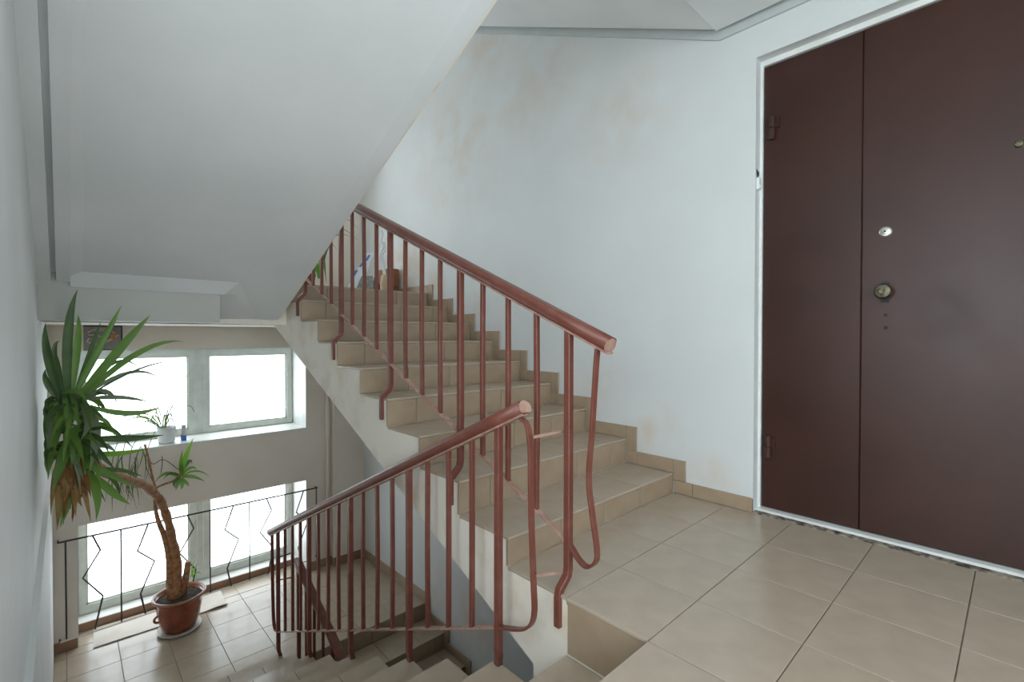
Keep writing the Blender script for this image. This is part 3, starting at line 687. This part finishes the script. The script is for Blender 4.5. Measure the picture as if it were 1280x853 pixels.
tp = [Vector((PC.x - .06, 5.27, PC.z + .27)), pt(212, 700, 5.26), pt(206, 672, 5.24), pt(198, 652, 5.22), pt(194, 632, 5.20), pt(195, 612, 5.18), pt(204, 606, 5.17), pt(217, 601, 5.16), pt(226, 592, 5.16)]
cp = catmull(tp, 5)
MB().sweep(cp, circ(1, 8), scale=[max(.009, .034 - .026 * min(1, i / 24)) for i in range(len(cp))]).build('side_stem', 'bark', yc_, smooth=True)
cp = catmull([pt(195, 612, 5.18), pt(190, 595, 5.17), pt(186, 575, 5.16), pt(181, 556, 5.15)], 4)
MB().sweep(cp, circ(1, 6), scale=[.008] * len(cp)).build('side_twig', 'bark', yc_, smooth=True)
cp = [Vector((PC.x + .02, 5.28, PC.z + .27)), pt(232, 725, 5.27), pt(235, 703, 5.27)]
MB().sweep(cp, circ(1, 10), scale=[.036, .027, .024]).build('cut_stub', 'bark', yc_, smooth=True)

def leaf(parent, base, mid, tip, width, m, fold=.25, name='leaf', n=9, face=None, twist=0.0):
    base, mid, tip = Vector(base), Vector(mid), Vector(tip); vs = []; fs = []
    ctrl = mid * 2 - (base + tip) * .5
    view = (face or (CAM - base)).normalized()
    for i in range(n + 1):
        t = i / n; p = base * (1 - t) ** 2 + ctrl * 2 * t * (1 - t) + tip * t * t
        d = ((ctrl - base) * (1 - t) + (tip - ctrl) * t).normalized()
        s = d.cross(view); s = s.normalized() if s.length > 1e-3 else Vector((1, 0, 0))
        nn = s.cross(d).normalized()
        a = twist * t; s, nn = s * math.cos(a) + nn * math.sin(a), nn * math.cos(a) - s * math.sin(a)
        w = width * (.55 + .45 * min(1, t / .3)) * (1 - max(0, (t - .45) / .55) ** 1.6) * .5 if i < n else .0008
        for k in (-1, 0, 1):
            q = p + s * (k * w) + nn * (abs(k) * w * fold)
            q.x = max(q.x, XA + .012 if q.z > -.2 else XA2 + .012); vs.append(q)
    for i in range(n):
        for k in range(2): fs.append((i * 3 + k, i * 3 + k + 1, i * 3 + k + 4, i * 3 + k + 3))
    return obj(name, vs, fs, m, parent, smooth=True)
# prominent leaves: base px, mid px, tip px, width in px, material, depth offset of the tip
LV = [((92, 475), (85, 418), (97, 362), 12, 'leaf_dark', -.05), ((95, 470), (97, 430), (97.5, 394), 10, 'leaf_mid', .05), ((96, 474), (127, 429), (152, 382), 10, 'leaf_mid', 0),
      ((99, 474), (150, 436), (188, 394), 13, 'leaf_mid', -.1), ((108, 468), (170, 443), (229, 427), 9, 'leaf_mid', -.15), ((98, 472), (114, 436), (126, 403), 6, 'leaf_dark', .08),
      ((104, 482), (165, 465), (223, 451), 3.5, 'leaf_dark', .05), ((106, 484), (157, 467), (200, 474), 6, 'leaf_grey', .1), ((110, 499), (150, 497), (187, 503), 7, 'leaf_grey', -.1),
      ((112, 508), (162, 517), (203, 508), 9, 'leaf_mid', -.05), ((112, 548), (160, 548), (205, 544), 11, 'leaf_dark', .05), ((70, 480), (60, 445), (57, 404), 11, 'leaf_dark', -.05),
      ((66, 470), (68, 445), (75, 427), 7, 'leaf_dark', 0), ((78, 470), (70, 452), (64, 442), 8, 'leaf_dark', .1), ((112, 567), (150, 567), (184, 561), 8, 'leaf_bright', -.1),
      ((95, 578), (130, 590), (172, 611), 10, 'leaf_mid', -.1), ((118, 594), (140, 615), (163, 631), 11, 'leaf_mid', -.12), ((116, 588), (150, 588), (178, 596), 7, 'leaf_dark', .05),
      ((108, 590), (121, 615), (120, 651), 12, 'leaf_mid', -.15), ((82, 585), (84, 620), (75, 660), 15, 'leaf_mid', -.15), ((100, 500), (110, 525), (101, 550), 10, 'leaf_grey', -.2),
      ((112, 515), (120, 545), (112, 590), 13, 'leaf_grey', -.22), ((95, 520), (120, 530), (150, 545), 9, 'leaf_mid', -.1), ((90, 500), (110, 490), (135, 495), 8, 'leaf_dark', .1),
      ((80, 505), (60, 480), (57, 462), 9, 'leaf_dark', 0), ((80, 510), (62, 520), (58, 560), 12, 'leaf_dark', 0), ((85, 520), (68, 545), (60, 600), 14, 'leaf_mid', -.1),
      ((90, 540), (78, 575), (66, 615), 14, 'leaf_mid', -.18), ((100, 545), (118, 560), (146, 590), 11, 'leaf_dark', -.1), ((105, 530), (135, 535), (166, 560), 9, 'leaf_dark', .08),
      ((96, 555), (108, 580), (132, 628), 10, 'leaf_dark', .05), ((104, 580), (140, 598), (150, 625), 7, 'leaf_dark', .1), ((112, 475), (140, 455), (176, 462), 6, 'leaf_grey', .12)]
def px_m(y): return .0062 * y / 5.0
for (b, m_p, t_p, w, mm, dy) in LV:
    if b[1] < 486: b = (82 + (b[0] - 82) * .35, 506 + (b[0] % 5))
    leaf(yc_, pt(*b, CRY), pt(*m_p, CRY + dy * .6), pt(*t_p, CRY + dy), w * .8 * px_m(CRY), mm, fold=random.uniform(.15, .4), twist=random.uniform(-.4, .4))
rnd = random.Random(3)
for i in range(78):
    bx, by = rnd.uniform(72, 104), rnd.uniform(490, 572); a = rnd.uniform(-.6, 3.6); L_ = rnd.uniform(34, 70)
    mx_, my_ = bx + math.cos(a) * L_ * .5, by + math.sin(a) * L_ * .35; tx, ty = bx + math.cos(a) * L_ * .8, by + math.sin(a) * L_ * .6 + rnd.uniform(8, 26)
    dy = rnd.uniform(-.28, .25)
    leaf(yc_, pt(bx, by, CRY + rnd.uniform(-.06, .1)), pt(max(60, mx_), my_, CRY + dy * .6), pt(max(60, tx), ty, CRY + dy), rnd.uniform(4, 8) * px_m(CRY), rnd.choice(['leaf_dark', 'leaf_dark', 'leaf_mid', 'leaf_mid', 'leaf_grey', 'leaf_grey']), fold=rnd.uniform(.1, .4), twist=rnd.uniform(-.9, .9))
for i in range(22):
    bx, by = rnd.uniform(74, 104), rnd.uniform(566, 590); tx = bx + rnd.uniform(-16, 14); ty = rnd.uniform(622, 668)
    leaf(yc_, pt(bx, by, CRY - .02), pt(max(62, (bx + tx) / 2 + rnd.uniform(-5, 5)), (by + ty) / 2, CRY - .12), pt(max(63, tx), ty, CRY - .1 + rnd.uniform(-.06, .1)), rnd.uniform(5, 9) * px_m(CRY), rnd.choice(['leaf_dead', 'leaf_dead', 'leaf_pale']), fold=rnd.uniform(.3, .7), twist=rnd.uniform(-1.2, 1.2), name='dead_leaf')
for (b, m_p, t_p, w, mm) in [((226, 596), (231, 575), (242, 547), 7, 'leaf_bright'), ((227, 594), (226, 580), (228, 563), 5, 'leaf_mid'), ((228, 594), (238, 585), (246, 587), 4, 'leaf_mid'), ((228, 596), (245, 589), (262, 596), 2.5, 'leaf_mid'),
                            ((228, 597), (240, 596), (256, 602), 5, 'leaf_mid'), ((227, 598), (233, 604), (236, 608), 4, 'leaf_mid'), ((226, 597), (222, 605), (220, 613), 5, 'leaf_mid'), ((225, 597), (218, 603), (219, 610), 4, 'leaf_dark'),
                            ((224, 597), (208, 592), (194, 603), 4.5, 'leaf_mid'), ((226, 596), (214, 592), (204, 600), 3, 'leaf_dark'), ((227, 592), (236, 577), (240, 580), 4, 'leaf_dark'), ((226, 598), (228, 606), (226, 612), 5, 'leaf_mid')]:
    leaf(yc_, pt(*b, 5.16), pt(*m_p, 5.13), pt(*t_p, 5.12), w * px_m(5.16), mm)
for (a, b, c_) in (((238, 722), (243, 712), (248, 704)), ((240, 722), (246, 716), (252, 718)), ((242, 724), (240, 712), (243, 700))):
    leaf(yc_, Vector(pt(*a, 5.3)), pt(*b, 5.3), pt(*c_, 5.3), .012, 'leaf_bright', name='sprout_leaf')

# ------------------------------------------------------------------ spider plant in white bowl, small bottle on the sill
SC = Vector((.722, 5.70, -.118))
sp = thing('spider_plant', 'spider plant with thin trailing runners in a white bowl on the sill', 'plant', SC)
MB().lathe([(.03, .002), (.062, .002), (.068, .02), (.078, .15), (.082, .156), (.076, .156), (.066, .03), (.03, .02)], SC, 28).build('bowl', 'white_plastic', sp, smooth=True)
MB().lathe([(.075, .138), (.03, .145), (.005, .148)], SC, 24).build('soil', 'soil', sp)
for i in range(20):
    a = rnd.uniform(0, 2 * math.pi); L_ = rnd.uniform(.14, .34); up = rnd.uniform(.06, .24)
    b = SC + Vector((-.03 + .02 * math.cos(a), .02 * math.sin(a), .145)); dx = math.cos(a) * L_ - .06
    leaf(sp, b, b + Vector((dx * .55, math.sin(a) * L_ * .2, up)), b + Vector((dx, math.sin(a) * L_ * .3, up * .6 - rnd.uniform(0, .15))), rnd.uniform(.006, .013), 'thin_leaf', name='leaf', n=7)
RUN = [[(203, 526), (212, 512), (225, 496), (236, 490)], [(203, 526), (210, 514), (226, 508), (238, 508), (243, 515)], [(198, 530), (185, 560), (182, 580), (188, 596), (196, 610)], [(196, 532), (178, 545), (165, 560), (160, 600)],
       [(196, 531), (170, 540), (150, 548), (140, 580), (141, 600)], [(199, 552), (203, 575), (201, 592)], [(195, 530), (180, 532), (160, 545), (152, 575)], [(178, 560), (190, 580), (205, 575), (224, 588)]]
for r_i in RUN:
    cp = catmull([pt(*q, 5.56 - .02 * k if k else 5.68) for k, q in enumerate(r_i)], 5)
    MB().sweep(cp, circ(.0028, 5), up=Vector((0, 1, 0))).build('runner', 'twig', sp)
for (x, y) in ((141, 598), (160, 598), (165, 600), (152, 578), (170, 585), (178, 570)):
    for i in range(5):
        b = pt(x + rnd.uniform(-2, 2), y - rnd.uniform(2, 14), 5.46); t_ = pt(x + rnd.uniform(-9, 9), y + rnd.uniform(14, 44), 5.44)
        leaf(sp, b, (b + t_) / 2 + Vector((rnd.uniform(-.05, .05), -.02, .02)), t_, rnd.uniform(.005, .011), rnd.choice(['thin_leaf', 'leaf_grey', 'leaf_dark']), name='plantlet_leaf', n=6)
bc = Vector((.862, 5.70, -.118))
bt = thing('small_bottle', 'small grey bottle with a blue base on the sill beside the bowl', 'bottle', bc)
MB().lathe([(.018, .001), (.024, .003), (.025, .05), (.024, .054)], bc, 18).build('blue_base', 'blue_plastic', bt, smooth=True)
MB().lathe([(.022, .053), (.023, .056), (.023, .12), (.02, .128)], bc, 18).build('bottle_body', 'bottle_grey', bt, smooth=True)
MB().lathe([(.019, .127), (.019, .155), (.016, .158)], bc, 18).build('bottle_cap', 'bottle_grey', bt, smooth=True)
MB().box(bc.x - .028, bc.x - .014, bc.y - .022, bc.y - .01, bc.z + .045, bc.z + .065).build('red_tab', 'red_plastic', bt)

# ------------------------------------------------------------------ things left on the upper half landing
Z9 = ZU + .0
OY = 4.6
p0, p1 = on_y(434, 367, OY), on_y(466, 316, OY)
bag = thing('paper_folder', 'white and blue printed paper folder leaning on the upper landing', 'folder', (2.17, OY, Z9))
def quad(name, pts, th, m, par):
    a = [Vector(p) for p in pts]; v = [tuple(p) for p in a] + [(p.x, p.y + th, p.z) for p in a]
    return MB().add(v, [(0, 1, 2, 3), (7, 6, 5, 4), (0, 4, 5, 1), (1, 5, 6, 2), (2, 6, 7, 3), (3, 7, 4, 0)]).build(name, m, par)
A = lambda px, py, y=OY: on_y(px, py, y)
def low(px, y): q = A(px, 367, y); q.z = Z9 + .001; return q
quad('sheet', [low(432, OY), low(450, OY), A(467, 316, OY + .12), A(459, 316, OY + .12)], .012, 'paper', bag)
quad('grey_sheet', [low(444, OY - .03), low(468, OY - .03), A(466, 345, OY + .05), A(452, 345, OY + .05)], .01, 'paper_grey', bag)
for (a, b, w) in (((446, 338), (441, 346), 5), ((456, 325), (450, 334), 4), ((462, 319), (458, 326), 4)):
    qa, qb = A(*a, OY + .045), A(*b, OY + .035); mv = Vector((w * .006, 0, 0))
    quad('blue_print', [qb - mv * .5, qb + mv * .5, qa + mv * .5, qa - mv * .5], .004, 'paper_blue', bag)
jx = A(481, 350, OY)
jar = thing('wooden_jar', 'pale wooden jar holding a curly white twig on the upper landing', 'jar', (jx.x, OY, Z9))
MB().lathe([(.045, .001), (.048, .01), (.046, .14), (.038, .20), (.03, .215)], (jx.x, OY, Z9), 20).build('jar', 'pale_wood', jar, smooth=True)
cp = catmull([(jx.x, OY, Z9 + .18), A(478, 328, OY), A(475, 318, OY), A(479, 308, OY), A(476, 300, OY), A(478, 292, OY), A(476, 287, OY)], 5)
MB().sweep(cp, circ(.014, 6)).build('curly_twig', 'paper', jar, smooth=True)
cp = catmull([(jx.x + .01, OY, Z9 + .18), A(480, 330, OY), A(477, 320, OY), A(482, 312, OY), A(480, 302, OY)], 5)
MB().sweep(cp, circ(.010, 6)).build('curly_twig', 'paper', jar, smooth=True)
MB().sweep([(jx.x + .03, OY - .03, Z9 + .20), (jx.x + .06, OY - .03, Z9 + .26)], circ(.012, 6)).build('peg', 'pale_wood', jar)
dk = A(476, 355, OY + .08)
dj = thing('dark_bottle', 'dark brown bottle behind the pale jar on the upper landing', 'bottle', (dk.x - .02, OY + .16, Z9))
MB().lathe([(.045, .001), (.048, .02), (.046, .12), (.02, .17), (.018, .2)], (dk.x - .02, OY + .16, Z9), 18).build('bottle_body', 'dark_jar', dj, smooth=True)
wb0, wb1 = A(487, 367, OY), A(502, 333, OY)
wb = thing('wooden_crate', 'brown wooden box standing against the stained wall on the upper landing', 'box', (2.58, OY + .1, Z9))
for i in range(3):
    MB().box(2.535, 2.64, OY, OY + .018, Z9 + .002 + i * .098, Z9 + .096 + i * .098).build('plank', 'brown_wood', wb)
MB().box(2.535, 2.553, OY + .018, OY + .25, Z9 + .001, Z9 + .294).box(2.622, 2.64, OY + .018, OY + .25, Z9 + .001, Z9 + .294).box(2.553, 2.622, OY + .232, OY + .25, Z9 + .001, Z9 + .294).box(2.553, 2.622, OY + .018, OY + .232, Z9 + .001, Z9 + .015).build('box_body', 'brown_wood', wb)
lp = A(380, 360, 4.75); lp.z = Z9
up_ = thing('potted_plant', 'green strap leaved plant in a pot on the upper landing behind the railing', 'plant', lp)
MB().lathe([(.07, .001), (.085, .01), (.105, .15), (.11, .17), (.098, .17), (.09, .14)], lp, 24).build('pot', 'pot_clay', up_, smooth=True)
MB().lathe([(.093, .13), (.04, .135), (.005, .136)], lp, 24).build('soil', 'soil', up_)
for (b, m_p, t_p, w) in [((398, 345), (396, 332), (399, 349), 5), ((402, 345), (404, 326), (408, 355), 6), ((400, 345), (396, 330), (393, 352), 5), ((402, 340), (414, 300), (440, 297), 2), ((402, 340), (420, 280), (448, 286), 2),
                         ((402, 340), (415, 290), (447, 300), 2), ((400, 345), (380, 310), (372, 330), 5), ((402, 345), (410, 310), (421, 312), 2.2), ((401, 345), (398, 300), (390, 290), 6)]:
    b3 = pt(*b, 4.75); b3.z = min(b3.z, Z9 + .14)
    leaf(up_, b3, pt(*m_p, 4.72), pt(*t_p, 4.68), w * px_m(4.75), 'leaf_mid' if w > 4 else 'leaf_dark')
